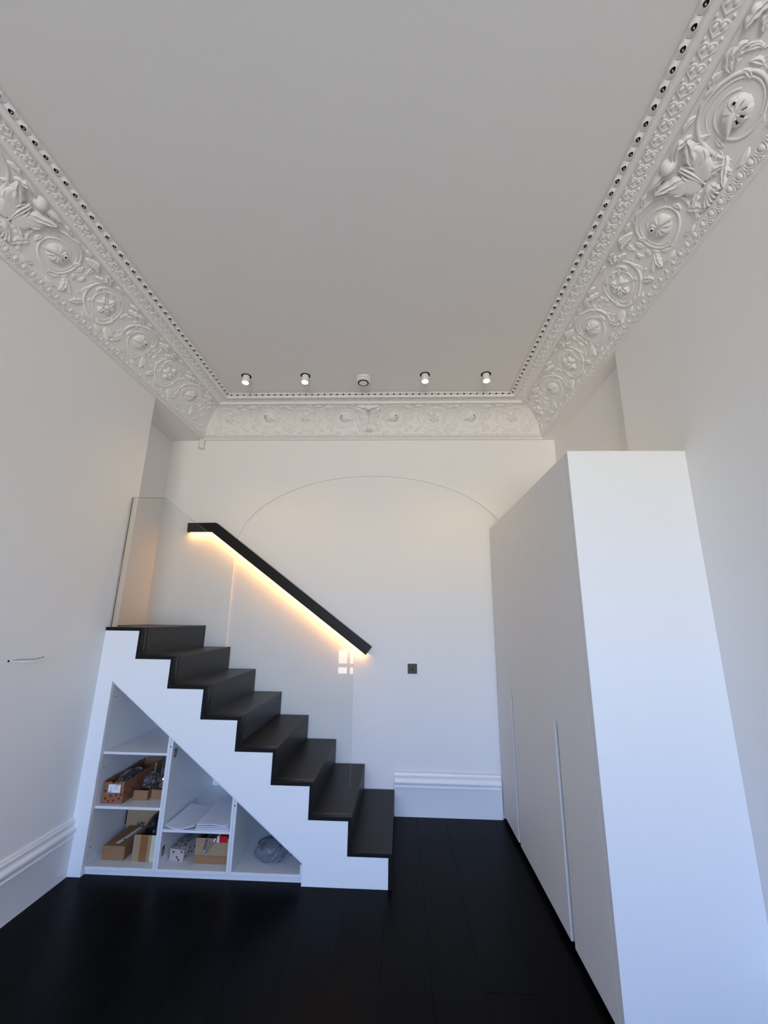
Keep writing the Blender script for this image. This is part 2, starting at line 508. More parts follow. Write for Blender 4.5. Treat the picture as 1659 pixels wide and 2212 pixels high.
class Relief(MB):
    """ornament modelled in (u along the run, v down the profile, h out of the surface)"""
    def tube2(self, pts, r, hs=1.0, n=6, h0=-0.001, mi=0):
        rs = r if isinstance(r, (list, tuple)) else [r] * len(pts)
        vs, fs = [], []
        N = len(pts)
        for i, (a, b) in enumerate(pts):
            p0, p1 = pts[max(i - 1, 0)], pts[min(i + 1, N - 1)]
            tx, ty = p1[0] - p0[0], p1[1] - p0[1]
            l = sqrt(tx * tx + ty * ty) or 1
            nx, ny = -ty / l, tx / l
            for k in range(n):
                g = pi * k / (n - 1)
                vs.append((a + nx * rs[i] * cos(g), b + ny * rs[i] * cos(g), h0 + rs[i] * hs * sin(g)))
        for i in range(N - 1):
            for k in range(n - 1):
                fs.append((i * n + k, i * n + k + 1, (i + 1) * n + k + 1, (i + 1) * n + k))
        fs.append(tuple(range(n - 1, -1, -1)))
        fs.append(tuple((N - 1) * n + k for k in range(n)))
        return self.add(vs, fs, mi)

    def leaf(self, p0, p1, p2, wd, ht, lobes=3, tip=0.0, N=12, groove=0.45, lob=0.3, pw=0.75, base=0.15):
        vs, fs = [], []
        for i in range(N + 1):
            s = i / N
            a = [(1 - s) ** 2 * p0[k] + 2 * s * (1 - s) * p1[k] + s * s * p2[k] for k in (0, 1)]
            t = [2 * (1 - s) * (p1[k] - p0[k]) + 2 * s * (p2[k] - p1[k]) for k in (0, 1)]
            l = sqrt(t[0] ** 2 + t[1] ** 2) or 1
            nx, ny = -t[1] / l, t[0] / l
            w = wd * 0.5 * (max(0.0, sin(pi * min(1, base + s * (1 - base)))) ** pw) * (1 - lob + lob * 2 * abs(sin(lobes * pi * s)))
            w = max(w, 0.0008)
            e = (0.35 + 0.65 * sin(pi * (0.15 + 0.8 * s))) * ht
            lift = tip * s * s
            for q, hh in ((-1, 0.0), (-0.82, 0.62), (-0.45, 1.0), (0, groove), (0.45, 1.0), (0.82, 0.62), (1, 0.0)):
                vs.append((a[0] + nx * w * q, a[1] + ny * w * q, -0.001 + e * hh + (lift if abs(q) < 1 else lift * 0.55)))
        n = 7
        for i in range(N):
            for k in range(n - 1):
                fs.append((i * n + k, i * n + k + 1, (i + 1) * n + k + 1, (i + 1) * n + k))
        return self.add(vs, fs)

    def dome(self, c, ru, rv, ht, rot=0.0, seg=12, rings=4, mi=0, h0=-0.001, p=0.5):
        vs, fs = [], []
        for i in range(rings):
            rr = cos(pi / 2 * i / rings)
            hh = sin(pi / 2 * i / rings)
            for k in range(seg):
                a = 2 * pi * k / seg
                xx, yy = ru * rr * cos(a), rv * rr * sin(a)
                vs.append((c[0] + xx * cos(rot) - yy * sin(rot), c[1] + xx * sin(rot) + yy * cos(rot), h0 + ht * hh))
        vs.append((c[0], c[1], h0 + ht))
        for i in range(rings - 1):
            for k in range(seg):
                k2 = (k + 1) % seg
                fs.append((i * seg + k, i * seg + k2, (i + 1) * seg + k2, (i + 1) * seg + k))
        for k in range(seg):
            fs.append(((rings - 1) * seg + k, (rings - 1) * seg + (k + 1) % seg, len(vs) - 1))
        return self.add(vs, fs, mi)

    def bake(self, fn, name, mats='plaster', angle=0.9):
        self.v = [fn(*p) for p in self.v]
        return self.mesh(name, mats, True, angle)

def spiral(c, a0, a1, r0, r1, n=40, ex=1.0):
    return [(c[0] + (r0 + (r1 - r0) * (k / n) ** ex) * cos(radians(a0 + (a1 - a0) * k / n)),
             c[1] - (r0 + (r1 - r0) * (k / n) ** ex) * sin(radians(a0 + (a1 - a0) * k / n))) for k in range(n + 1)]

VC = 0.160
def clampv(pts, lo=0.008, hi=0.318):
    return [(a, min(hi, max(lo, b))) for a, b in pts]

def filler(P, seed, sg):
    rnd = random.Random(seed)
    k = 0
    while k < 15:
        a = rnd.uniform(0, 2 * pi)
        rr = rnd.uniform(0.104, 0.185)
        u, v = rr * cos(a), VC - rr * sin(a)
        if not (0.018 < v < 0.305 and abs(u) < 0.182): continue
        t = a + sg * (pi / 2 + rnd.uniform(-0.5, 0.9))
        L = rnd.uniform(0.030, 0.052)
        p1 = (u + 0.5 * L * cos(t), v - 0.5 * L * sin(t))
        t2 = t + sg * rnd.uniform(0.5, 1.1)
        p2 = (p1[0] + 0.6 * L * cos(t2), p1[1] - 0.6 * L * sin(t2))
        if not (0.006 < p2[1] < 0.318): continue
        P.append(('acanthus_leaf', Relief().leaf((u, v), p1, p2, rnd.uniform(0.013, 0.021), rnd.uniform(0.006, 0.010), rnd.choice((1, 2, 2)), rnd.uniform(0.002, 0.005), N=9)))
        if k % 2 == 0:
            s = [(u + (p1[0] - u) * q / 5 * 0.9 - 0.02 * cos(t) * (1 - q / 5), v + (p1[1] - v) * q / 5 * 0.9 + 0.02 * sin(t) * (1 - q / 5)) for q in range(6)]
            s = clampv(s, 0.006, 0.318)
            P.append(('tendril', Relief().tube2(s, [0.0018, 0.0026, 0.003, 0.003, 0.0024, 0.0015], 1.2, 5)))
        k += 1

def build_shell_set():
    P = []
    # main scroll over the top of the whorl, curling in
    s = clampv(spiral((0, VC), 222, -330, 0.158, 0.066, 70, 0.75))
    n = len(s)
    r = [(0.0085 - 0.0040 * (k / (n - 1))) * min(1.0, 0.25 + k / 6) for k in range(n)]
    P.append(('scroll_stem', Relief().tube2(s, r, 1.15)))
    s = clampv(spiral((0.004, VC), 160, -120, 0.112, 0.078, 34))
    P.append(('scroll_stem', Relief().tube2(s, [0.0022 + 0.0026 * sin(pi * k / (len(s) - 1)) for k in range(len(s))], 1.2)))
    # shell boss: a disc of overlapping lobes with slots drawn as painted-in dark shade
    m = Relief()
    R, seg, rg = 0.054, 72, 9
    vs, fs, ms = [], [], []
    for i in range(rg + 1):
        rr = R * (1 - i / rg)
        for k in range(seg):
            a = 2 * pi * k / seg
            ph = (a * 9 / (2 * pi)) % 1.0
            lob = 0.010 * (ph ** 0.7) * (rr / R) ** 0.8
            hh = 0.020 * (1 - (rr / R) ** 2.6) + lob + 0.005
            if i == 0: hh = -0.002
            vs.append(((rr * (1 + (0.04 * (ph - 0.5) if i < 4 else 0))) * cos(a), VC - rr * sin(a), hh))
    mm = Relief()
    for i in range(rg):
        for k in range(seg):
            k2 = (k + 1) % seg
            fs.append((i * seg + k2, i * seg + k, (i + 1) * seg + k, (i + 1) * seg + k2))
            a = 360 * k / seg
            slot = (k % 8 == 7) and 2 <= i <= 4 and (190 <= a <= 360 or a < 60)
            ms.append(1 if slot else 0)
    mm.v = vs; mm.f = fs; mm.m = ms
    # slot faces stay flush, only coloured dark for shade
    for fi, f in enumerate(fs):
        if ms[fi]:
            pass
    P.append(('shell', mm))
    # eye rim with a dark bead painted as hole shade + tongue leaf
    t = Relief()
    t.dome((0.026, VC - 0.026), 0.0125, 0.0125, 0.007, h0=0.022, seg=12)
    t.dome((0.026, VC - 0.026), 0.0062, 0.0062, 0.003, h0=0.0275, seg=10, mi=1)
    P.append(('shell_eye', t))
    t = Relief()
    pts = [(-0.078, VC + 0.034), (-0.060, VC + 0.024), (-0.042, VC + 0.010), (-0.024, VC - 0.001), (-0.008, VC - 0.005), (0.004, VC - 0.003)]
    vs = []
    t.tube2(pts, [0.0015, 0.006, 0.0115, 0.0145, 0.0135, 0.007], 1.15, 8, h0=0.019)
    P.append(('shell_tongue', t))
    # leaves on the scroll
    L = [
        ((0.100, 0.060), (0.150, 0.020), (0.178, 0.052), 0.044, 0.014, 3, 0.010),
        ((0.092, 0.058), (0.120, 0.012), (0.160, 0.014), 0.030, 0.013, 2, 0.006),
        ((-0.118, 0.060), (-0.160, 0.030), (-0.182, 0.012), 0.034, 0.013, 3, 0.008),
        ((-0.125, 0.225), (-0.165, 0.270), (-0.190, 0.312), 0.036, 0.012, 3, 0.004),
        ((0.118, 0.215), (0.150, 0.262), (0.120, 0.305), 0.040, 0.012, 3, 0.006),
        ((0.112, 0.232), (0.165, 0.240), (0.186, 0.275), 0.030, 0.011, 2, 0.004),
        ((-0.050, 0.290), (-0.082, 0.318), (-0.118, 0.306), 0.026, 0.009, 2, 0.003),
        ((0.030, 0.296), (0.062, 0.320), (0.094, 0.300), 0.026, 0.009, 2, 0.003),
        ((-0.052, 0.030), (-0.078, 0.006), (-0.112, 0.014), 0.022, 0.010, 2, 0.004),
        ((0.040, 0.020), (0.060, 0.008), (0.088, 0.016), 0.022, 0.010, 2, 0.004),
        ((0.090, 0.135), (0.108, 0.115), (0.104, 0.092), 0.018, 0.009, 1, 0.003),
        ((-0.098, 0.150), (-0.112, 0.172), (-0.106, 0.196), 0.018, 0.009, 1, 0.003),
    ]
    for q in L:
        P.append(('acanthus_leaf', Relief().leaf(*q)))
    # fine tendrils with curled ends
    T = [((0.135, 0.170), 200, -120, 0.034, 0.008), ((-0.150, 0.120), -20, 260, 0.030, 0.007),
         ((0.165, 0.125), 120, 420, 0.024, 0.007), ((-0.160, 0.200), 60, -220, 0.026, 0.007),
         ((0.020, 0.262), 160, -60, 0.030, 0.010)]
    for c, a0, a1, ra, rb in T:
        s = clampv(spiral(c, a0, a1, ra, rb, 16))
        P.append(('tendril', Relief().tube2(s, [0.0016 + 0.0024 * (k / 16) for k in range(17)], 1.2, 5)))
    filler(P, 17, 1)
    b = Relief()
    for c in ((0.172, 0.108), (-0.176, 0.062), (0.142, 0.288), (-0.146, 0.296)):
        b.dome(c, 0.008, 0.006, 0.010, seg=8, rings=3)
    P.append(('berries', b))
    return P

def build_flower_set():
    P = []
    s = clampv(spiral((0, VC), 138, 690, 0.158, 0.066, 70, 0.75))
    n = len(s)
    P.append(('scroll_stem', Relief().tube2(s, [(0.0080 - 0.0040 * (k / (n - 1))) * min(1.0, 0.25 + k / 6) for k in range(n)], 1.15)))
    s = clampv(spiral((0.0, VC), 200, 460, 0.108, 0.080, 30))
    P.append(('scroll_stem', Relief().tube2(s, [0.0020 + 0.0024 * sin(pi * k / 30) for k in range(31)], 1.2)))
    f = Relief()
    for k in range(6):
        a = 2 * pi * k / 6 + 0.3
        c = (0.032 * cos(a), VC - 0.032 * sin(a))
        e_ = (0.062 * cos(a + 0.12), VC - 0.062 * sin(a + 0.12))
        f.leaf((0.008 * cos(a), VC - 0.008 * sin(a)), c, e_, 0.036, 0.021, 1, 0.004, N=8, groove=0.55, lob=0.1, pw=0.55, base=0.1)
    f.dome((0.006, VC + 0.002), 0.015, 0.015, 0.030, seg=12)
    f.dome((0.006, VC + 0.002), 0.0055, 0.0055, 0.004, h0=0.0275, seg=8, mi=0)
    P.append(('flower', f))
    L = [
        ((0.104, 0.250), (0.150, 0.292), (0.182, 0.262), 0.042, 0.013, 3, 0.006),
        ((0.096, 0.262), (0.122, 0.312), (0.165, 0.312), 0.030, 0.011, 2, 0.003),
        ((-0.118, 0.250), (-0.160, 0.280), (-0.186, 0.308), 0.034, 0.012, 3, 0.004),
        ((-0.110, 0.055), (-0.140, 0.015), (-0.182, 0.014), 0.040, 0.015, 3, 0.010),
        ((-0.122, 0.075), (-0.160, 0.060), (-0.186, 0.085), 0.032, 0.013, 3, 0.006),
        ((0.108, 0.072), (0.150, 0.045), (0.184, 0.012), 0.036, 0.014, 3, 0.008),
        ((0.070, 0.032), (0.096, 0.006), (0.134, 0.012), 0.026, 0.012, 2, 0.004),
        ((-0.030, 0.020), (-0.060, 0.006), (-0.088, 0.018), 0.024, 0.011, 2, 0.004),
        ((0.020, 0.296), (0.052, 0.320), (0.086, 0.304), 0.024, 0.009, 2, 0.003),
        ((-0.030, 0.290), (-0.062, 0.318), (-0.096, 0.300), 0.024, 0.009, 2, 0.003),
        ((0.094, 0.180), (0.112, 0.200), (0.106, 0.224), 0.018, 0.009, 1, 0.003),
        ((-0.094, 0.140), (-0.112, 0.122), (-0.104, 0.098), 0.018, 0.009, 1, 0.003),
    ]
    for q in L:
        P.append(('acanthus_leaf', Relief().leaf(*q)))
    T = [((0.142, 0.150), 160, 460, 0.032, 0.008), ((-0.148, 0.190), 20, -260, 0.030, 0.007),
         ((0.160, 0.205), -120, -420, 0.024, 0.007), ((-0.156, 0.130), -60, 220, 0.024, 0.007)]
    for c, a0, a1, ra, rb in T:
        s = clampv(spiral(c, a0, a1, ra, rb, 16))
        P.append(('tendril', Relief().tube2(s, [0.0016 + 0.0024 * (k / 16) for k in range(17)], 1.2, 5)))
    filler(P, 23, -1)
    b = Relief()
    for c in ((0.172, 0.228), (-0.172, 0.222), (0.128, 0.020)):
        b.dome(c, 0.008, 0.006, 0.010, seg=8, rings=3)
    P.append(('berries', b))
    return P

def build_acanthus_set():
    """the big leaf mask that hangs from the moulding where the two scroll friezes meet"""
    P = []
    A = lambda *q, **k: P.append(('acanthus_leaf', Relief().leaf(*q, **k)))
    for sg in (1, -1):
        g = lambda a, b: (a * sg, b)
        A(g(0.010, 0.215), g(0.052, 0.160), g(0.092, 0.070), 0.085, 0.017, 2, 0.016, N=20, lob=0.16, groove=0.6)
        A(g(0.030, 0.130), g(0.070, 0.090), g(0.112, 0.044), 0.050, 0.026, 2, 0.020, N=16, lob=0.2)
        A(g(0.030, 0.175), g(0.070, 0.165), g(0.100, 0.132), 0.038, 0.018, 2, 0.012, N=12, lob=0.25)
        A(g(0.010, 0.052), g(0.050, 0.022), g(0.104, 0.012), 0.030, 0.026, 1, 0.006, N=12, lob=0.08)
        A(g(0.022, 0.212), g(0.060, 0.222), g(0.094, 0.250), 0.034, 0.013, 3, 0.005)
        A(g(0.006, 0.240), g(0.022, 0.275), g(0.042, 0.308), 0.028, 0.014, 2, 0.012)
        A(g(0.060, 0.262), g(0.086, 0.270), g(0.104, 0.298), 0.022, 0.010, 2, 0.004)
        P.append(('tendril', Relief().tube2(spiral(g(0.088, 0.200), 90, 90 - sg * 330, 0.030, 0.010, 18), [0.002 + 0.003 * k / 18 for k in range(19)], 1.2, 5)))
        P.append(('tendril', Relief().tube2([g(0.012, 0.100), g(0.022, 0.122), g(0.024, 0.150), g(0.014, 0.178)], [0.002, 0.005, 0.005, 0.002], 2.6, 6, h0=0.006)))
    m = Relief()
    m.dome((0, 0.036), 0.034, 0.034, 0.044, seg=16, rings=5)
    P.append(('calyx', m))
    A((0, 0.085), (0, 0.130), (0, 0.225), 0.030, 0.022, 1, 0.0, lob=0.0, groove=0.15)
    m = Relief()
    m.dome((0, 0.262), 0.026, 0.030, 0.020, seg=14)
    for q in (-0.018, -0.006, 0.006, 0.018):
        m.leaf((q * 0.4, 0.250), (q * 0.9, 0.285), (q * 1.5, 0.316), 0.013, 0.018, 1, 0.008, N=8, lob=0.0)
    P.append(('leaf_tip', m))
    return P

def bake_set(P):
    res = []
    for nm, rl in P:
        us = [p[0] for p in rl.v]
        ext = (min(us), max(us), sum(p[1] for p in rl.v) / len(rl.v))
        me = rl.bake(_map_cove, nm, ['plaster', 'hole_shade'])
        ld = [(p[0], p[1]) for p in rl.v]          # (u, d)
        res.append((nm, me, ld))
    return res

SHELL, FLOWER, ACANTHUS = bake_set(build_shell_set()), bake_set(build_flower_set()), bake_set(build_acanthus_set())

# small running ornaments
def mk_leaf_tile():
    m = Relief()
    PT, VW = 0.0585, 0.031
    hc = (-0.002, 0.0125)
    seg, rings = 32, 5
    x0_, x1_ = -PT / 2 - hc[0], PT / 2 - hc[0]
    y0_, y1_ = -hc[1], VW - hc[1]
    angs = sorted(set([2 * pi * k / 28 for k in range(28)] + [math.atan2(y, x) % (2 * pi) for x in (x0_, x1_) for y in (y0_, y1_)]))
    n = len(angs)
    def surf(u, v):
        s_ = (u + PT / 2) / PT
        e_ = max(0.0, 1 - abs(2 * v / VW - 1) ** 4)
        return (0.0035 + 0.0095 * sin(pi * (0.10 + 0.80 * s_)) ** 0.8 + 0.002 * s_) * (0.35 + 0.65 * e_)
    vs, fs, ms = [], [], []
    # shaft of the pierced hole
    for t, hh in ((0.60, -0.018), (0.97, -0.004)):
        for a in angs:
            vs.append((hc[0] + 0.0105 * t * cos(a), hc[1] + 0.0080 * t * sin(a), hh))
    for i in range(rings + 1):
        t = i / rings
        for a in angs:
            c_, s_ = cos(a), sin(a)
            L = min((x1_ / c_ if c_ > 1e-6 else 1e9), (x0_ / c_ if c_ < -1e-6 else 1e9), (y1_ / s_ if s_ > 1e-6 else 1e9), (y0_ / s_ if s_ < -1e-6 else 1e9))
            eu, ev = hc[0] + 0.0105 * c_, hc[1] + 0.0080 * s_
            bu, bv = hc[0] + L * c_, hc[1] + L * s_
            u, v = eu + (bu - eu) * t, ev + (bv - ev) * t
            # scalloped edge towards the ceiling
            v2 = v + (0.0055 * (1 - abs(cos(pi * (u + PT / 2) / PT + 0.0)) ** 0.7) * -1 + 0.0035) * max(0, 1 - v / VW) ** 2
            vs.append((u, v2, surf(u, v) + (0.0016 * (1 - t) ** 3)))
    m_ = n
    for i in range(rings + 2):
        for k in range(m_):
            k2 = (k + 1) % m_
            fs.append((i * m_ + k, (i + 1) * m_ + k, (i + 1) * m_ + k2, i * m_ + k2))
            ms.append(1 if i < 2 else 0)  # shaft faces coloured dark, the shade inside the hole painted in
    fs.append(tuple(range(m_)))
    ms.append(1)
    m.v, m.f, m.m = vs, fs, ms
    m.dome((0.0052, 0.0175), 0.0054, 0.0048, 0.0125, seg=9, rings=3, h0=-0.001)
    rim = [(-0.002 + 0.0122 * cos(radians(a)), 0.0125 - 0.0098 * sin(radians(a))) for a in range(-20, 221, 20)]
    m.tube2(rim, 0.0017, 1.0, 4, h0=0.0115)
    return m.bake(_map_leaf, 'pierced_leaf', ['plaster', 'hole_shade'])

def mk_heart():
    m = Relief()
    c = 0.0335
    k = 0.00196
    loop = []
    for i in range(25):
        t = 2 * pi * i / 24
        hx = 16 * sin(t) ** 3
        hy = 13 * cos(t) - 5 * cos(2 * t) - 2 * cos(3 * t) - cos(4 * t)
        loop.append((-0.004 - hy * k * 0.84, c + hx * k))
    m.tube2(loop, 0.0048, 1.1, 5)
    for sg in (1, -1):
        m.dome((-0.009, c + sg * 0.0140), 0.0125, 0.0088, 0.0085, rot=sg * 0.3, seg=10, rings=3)
    m.tube2([(-0.002, c), (0.010, c), (0.022, c), (0.030, c)], [0.003, 0.0035, 0.003, 0.0015], 1.3, 5)
    for sg in (1, -1):
        m.dome((0.022, c + sg * 0.030), 0.008, 0.006, 0.009, rot=sg * 0.8, seg=7, rings=3)
    return m.bake(_map_heart, 'heart_scroll')

def mk_egg():
    m = Relief()
    m.dome((0, 0.0120), 0.0122, 0.0160, 0.0090, seg=16, rings=5)
    pts = [(-0.0185, -0.002), (-0.0182, 0.006), (-0.0172, 0.014), (-0.0145, 0.0225), (-0.0085, 0.0295), (0, 0.0322),
           (0.0085, 0.0295), (0.0145, 0.0225), (0.0172, 0.014), (0.0182, 0.006), (0.0185, -0.002)]
    m.tube2(pts, 0.0034, 1.5, 6, h0=-0.0005)
    return m.bake(_map_egg, 'egg')

def mk_dart():
    m = Relief()
    m.leaf((0, -0.002), (0, 0.010), (0, 0.024), 0.0080, 0.0065, 1, 0.0, N=6, lob=0.0, pw=0.4, base=0.35)
    for sg in (1, -1):
        m.leaf((0, 0.020), (sg * 0.004, 0.027), (sg * 0.009, 0.033), 0.0055, 0.0055, 1, 0.001, N=5, lob=0.0, pw=0.5)
    for c in ((-0.0065, 0.0365), (0.0, 0.0385), (0.0065, 0.0365)):
        m.dome(c, 0.0040, 0.0040, 0.0075, seg=7, rings=3)
    return m.bake(_map_egg, 'dart')

TILE, HEART, EGG, DART = mk_leaf_tile(), mk_heart(), mk_egg(), mk_dart()

def place(me, name, parent, u, mirror=1):
    o = bpy.data.objects.new(name, me)
    o.parent = parent
    o.location = (u, 0, 0)
    o.scale = (mirror, 1, 1)
    C.objects.link(o)
    return o

def dress(run, lo, hi, ma, mb_, ua, ub, centre, flip, nlo, nhi):
    """lo, hi: dressed stretch along local x; ua/ub with ma/mb_: mitred ends"""
    def inside(pts, u, s):
        for a, d in pts[::3]:
            x = u + s * a
            if ma and x - ua < d + 0.004: return False
            if mb_ and ub - x < d + 0.004: return False
            if x < lo - 0.25 or x > hi + 0.25: return False
        return True
    for me, nm, pitch, d, wd in ((TILE, 'pierced_leaf', 0.0585, 0.392, 0.0585), (HEART, 'heart_scroll', 0.0585, 0.315, 0.0585),
                                 (EGG, 'egg', 0.0525, 0.035, 0.034), (DART, 'dart', 0.0525, 0.035, 0.012)):
        a = (ua + d) if ma else lo
        b = (ub - d) if mb_ else hi
        n = max(1, round((b - a) / pitch))
        p = (b - a) / n
        for k in range(n + (1 if nm == 'dart' else 0)):
            u = a + p * (k + (0.0 if nm == 'dart' else 0.5))
            if nm == 'dart' and (k == 0 and ma or k == n and mb_): continue
            place(me, nm, run, u, flip)
    for nm, me, pts in ACANTHUS:
        if inside(pts, centre, 1): place(me, nm, run, centre, 1)
    offs = [0.240, 0.630, 0.990, 1.385, 1.735, 2.125]
    for s in (1, -1):
        for i, of in enumerate(offs):
            for nm, me, pts in (SHELL if i % 2 == 0 else FLOWER):
                u = centre + s * of
                if inside(pts, u, s): place(me, nm, run, u, s)

runL = struct(cornice_run('trim_1', -D, 3.4, 1, 0, (XL, 0, H), -pi / 2), 'ornate plaster cornice on the left')
runB = struct(cornice_run('trim_2', -XR, -XL, 1, 1, (0, D, H), pi), 'ornate plaster cornice on the back wall')
runR = struct(cornice_run('trim_3', -3.4, D, 0, 1, (XR, 0, H), pi / 2), 'ornate plaster cornice on the right')
dress(runL, -D, 0.0, 1, 0, -D, 0, -1.545, -1, 0, 0)
dress(runB, -XR, -XL, 1, 1, -XR, -XL, 0.312, 1, 0, 0)
dress(runR, 0.0, D, 0, 1, 0, D, 1.455, 1, 0, 0)

# ================================================================== STAIRCASE
st = thing('staircase', 'straight black-treaded staircase with a white stepped side panel along the back wall', 'staircase', (-1.0, YF, 0))
def sp(mb, name, mats, bevel=0.0, **k):
    mb.v = [(a + 1.0, b - YF, c) for a, b, c in mb.v]
    return mb.obj(name, mats, st, bevel=bevel, **k)
T = 0.022
# white side panel with the triangular opening
outer = [(XL, 0), (XL, 8 * RISE - T)]
for n in range(8, 0, -1):
    xr = XS - (n - 1) * GO
    outer.append((xr, n * RISE - T))
    outer.append((xr, (n - 1) * RISE - (T if n > 1 else 0)))
OPL, OPR, OPT, OPB = -1.8935, -0.569, 1.094, 0.116
panel = outer + [(OPR, 0), (OPR, OPB), (OPL, OPT), (OPL, 0)]
sp(MB().prism(panel, 'Y', YF + 0.0015, YF + 0.030), 'side_panel', 'joinery', bevel=0.0012)
for n in range(1, 9):
    xr = XS - (n - 1) * GO + T            # outer face of riser n
    xb = XS - n * GO + T if n < 8 else XL # front of next riser
    if n < 8:
        sp(MB().box(xb - T, xr, YF, D - 0.001, n * RISE - T, n * RISE), 'tread', 'stair', bevel=0.0015)
    else:
        sp(MB().prism([(XL - 0.004, YF), (xr, YF), (xr, D - 0.001), (XRL + 0.002, D - 0.001), (XRL + 0.002, YN + 0.002), (XL - 0.004 + 0.006, YN + 0.002)], 'Z', n * RISE - T, n * RISE),
           'landing', 'stair', bevel=0.0015)
    sp(MB().box(xr - T, xr, YF, D - 0.001, (n - 1) * RISE + (0.0005 if n == 1 else 0.0), n * RISE - T), 'riser', 'stair', bevel=0.0012)

# ================================================================== GLASS BALUSTRADE
YG = 2.900
gl = [(-1.990, 2.364), (-1.741, 2.361), (-0.307, 1.316), (-0.302, 2 * RISE + 0.001)]
bot = []
for n in range(2, 8):
    xb = XS - n * GO + T
    bot += [(xb + 0.001, n * RISE + 0.001), (xb + 0.001, (n + 1) * RISE + 0.001)]
gl += bot + [(-1.990, 8 * RISE + 0.001)]
mb = MB().prism(gl, 'Y', YG, YG + 0.010, 0, 1)
bal = tag(mb.obj('glass_balustrade', ['glass', 'glass_edge'], bevel=0), 'frameless clear glass balustrade panel standing along the staircase edge', 'balustrade')

# ================================================================== HANDRAIL
hr = thing('handrail', 'black timber handrail with warm light strip beneath, fixed to the back wall', 'handrail', (-1.0, D, 1.7))
ht = [(-2.003, 2.365), (-1.732, 2.369), (-0.243, 1.279), (-0.293, 1.212), (-1.766, 2.280), (-2.000, 2.279)]
hb = [(-2.003, 2.365), (-1.732, 2.369), (-0.243, 1.279), (-0.2858, 1.2216), (-1.7617, 2.2920), (-2.000, 2.291)]
def hp(mb):
    mb.v = [(a + 1, b - D, c - 1.7) for a, b, c in mb.v]
    return mb
# front board with a lip that hides the light strip, back board set higher
mb = MB().prism(ht, 'Y', D - 0.062, D - 0.037)
mb.prism(hb, 'Y', D - 0.0369, D - 0.008)
mb.prism([(-2.003, 2.365), (-1.994, 2.365), (-1.994, 2.279), (-2.000, 2.279)], 'Y', D - 0.0369, D - 0.008)
hp(mb).obj('rail', 'rail', hr, bevel=0.0015)
def under(p, q, y0, y1, o0, o1, th, name, m):
    """thin strip along p-q, tilted towards the wall: o0 / o1 = offset below the line at y0 / y1"""
    dx, dz = q[0] - p[0], q[1] - p[1]
    l = sqrt(dx * dx + dz * dz)
    nx, nz = dz / l, -dx / l
    if nz > 0: nx, nz = -nx, -nz
    vs = []
    for t in (0, th):
        for e_ in (p, q):
            for y, o in ((y0, o0), (y1, o1)):
                vs.append((e_[0] + nx * (o - t), y - t, e_[1] + nz * (o - t)))
    mb = MB().add(vs, [(0, 2, 3, 1), (4, 5, 7, 6), (0, 1, 5, 4), (2, 6, 7, 3), (0, 4, 6, 2), (1, 3, 7, 5)])
    return hp(mb).obj(name, m, hr)
under((-1.990, 2.291), (-1.764, 2.292), D - 0.0345, D - 0.0265, 0.0112, 0.0016, 0.0008, 'light_strip', 'led')
under((-1.760, 2.2910), (-0.300, 1.2320), D - 0.0345, D - 0.0265, 0.0112, 0.0016, 0.0008, 'light_strip', 'led')
for xx, zz in ((-1.88, 2.325), (-1.25, 1.965), (-0.55, 1.455)):
    mb = MB().box(xx - 0.012, xx + 0.012, D - 0.0079, D - 0.0002, zz - 0.012, zz + 0.012)
    mb.v = [(a + 1, b - D, c - 1.7) for a, b, c in mb.v]
    mb.obj('wall_bracket', 'bronze', hr)

# ================================================================== UNDER-STAIR SHELF UNIT
un = thing('shelf_unit', 'white triangular open shelving unit built in beneath the stairs', 'shelving', (-1.24, 2.9, 0))
YC, YCB = 2.897, 3.600
def uo(mb, name, m='melamine', bevel=0.0008, **k):
    mb.v = [(a + 1.24, b - 2.9, c) for a, b, c in mb.v]
    return mb.obj(name, m, un, bevel=bevel, **k)
SLOPE = (OPT - OPB) / (OPR - OPL)
def zt(x):
    return OPT - SLOPE * (x - OPL) * -1 * -1 if False else OPT - (x - OPL) * (OPT - OPB) / (OPR - OPL)
TB = 0.018
UZ = 0.043
def upright(xa, xb, name):
    uo(MB().prism([(xa, 0.025), (xb, 0.025), (xb, zt(xb) - TB * 1.24), (xa, zt(xa) - TB * 1.24)], 'Y', YC, YCB), name)
uo(MB().prism([(-1.9125, 0.0), (-1.8945, 0.0), (-1.8945, zt(-1.8945) - 0.022), (-1.9125, zt(-1.9125) - 0.022)], 'Y', YC, YCB), 'side_board')
upright(-1.4800, -1.4635, 'divider')
upright(-1.4625, -1.4460, 'divider')
upright(-1.0300, -1.0140, 'divider')
upright(-1.0130, -0.9975, 'divider')
uo(MB().box(-0.586, -0.5705, YC, YCB, 0.025, zt(-0.5705) - 0.023), 'side_board')
# sloping top board
uo(MB().prism([(-1.9125, zt(-1.9125) - 0.0005), (-0.5705, zt(-0.5705) - 0.0005), (-0.5705, zt(-0.5705) - 0.0225), (-1.9125, zt(-1.9125) - 0.0225)], 'Y', YC - 0.003, YCB), 'top_board')
for a, b in ((-1.8940, -1.4805), (-1.4455, -1.0305), (-0.9970, -0.5865)):
    uo(MB().box(a, b, YC, YCB, 0.025, UZ), 'bottom_board')
uo(MB().box(-1.8940, -0.5715, YC + 0.006, YC + 0.024, 0.0, 0.0245), 'plinth')
uo(MB().prism([(-1.9125, 0.0), (-0.5705, 0.0), (-0.5705, zt(-0.5705) - 0.023), (-1.9125, zt(-1.9125) - 0.023)], 'Y', YCB + 0.0005, YCB + 0.010), 'back_board')
uo(MB().box(-1.8940, -1.4805, YC + 0.002, YCB, 0.652, 0.666), 'shelf')
uo(MB().box(-1.8940, -1.4805, YC + 0.002, YCB, 0.347, 0.362), 'shelf')
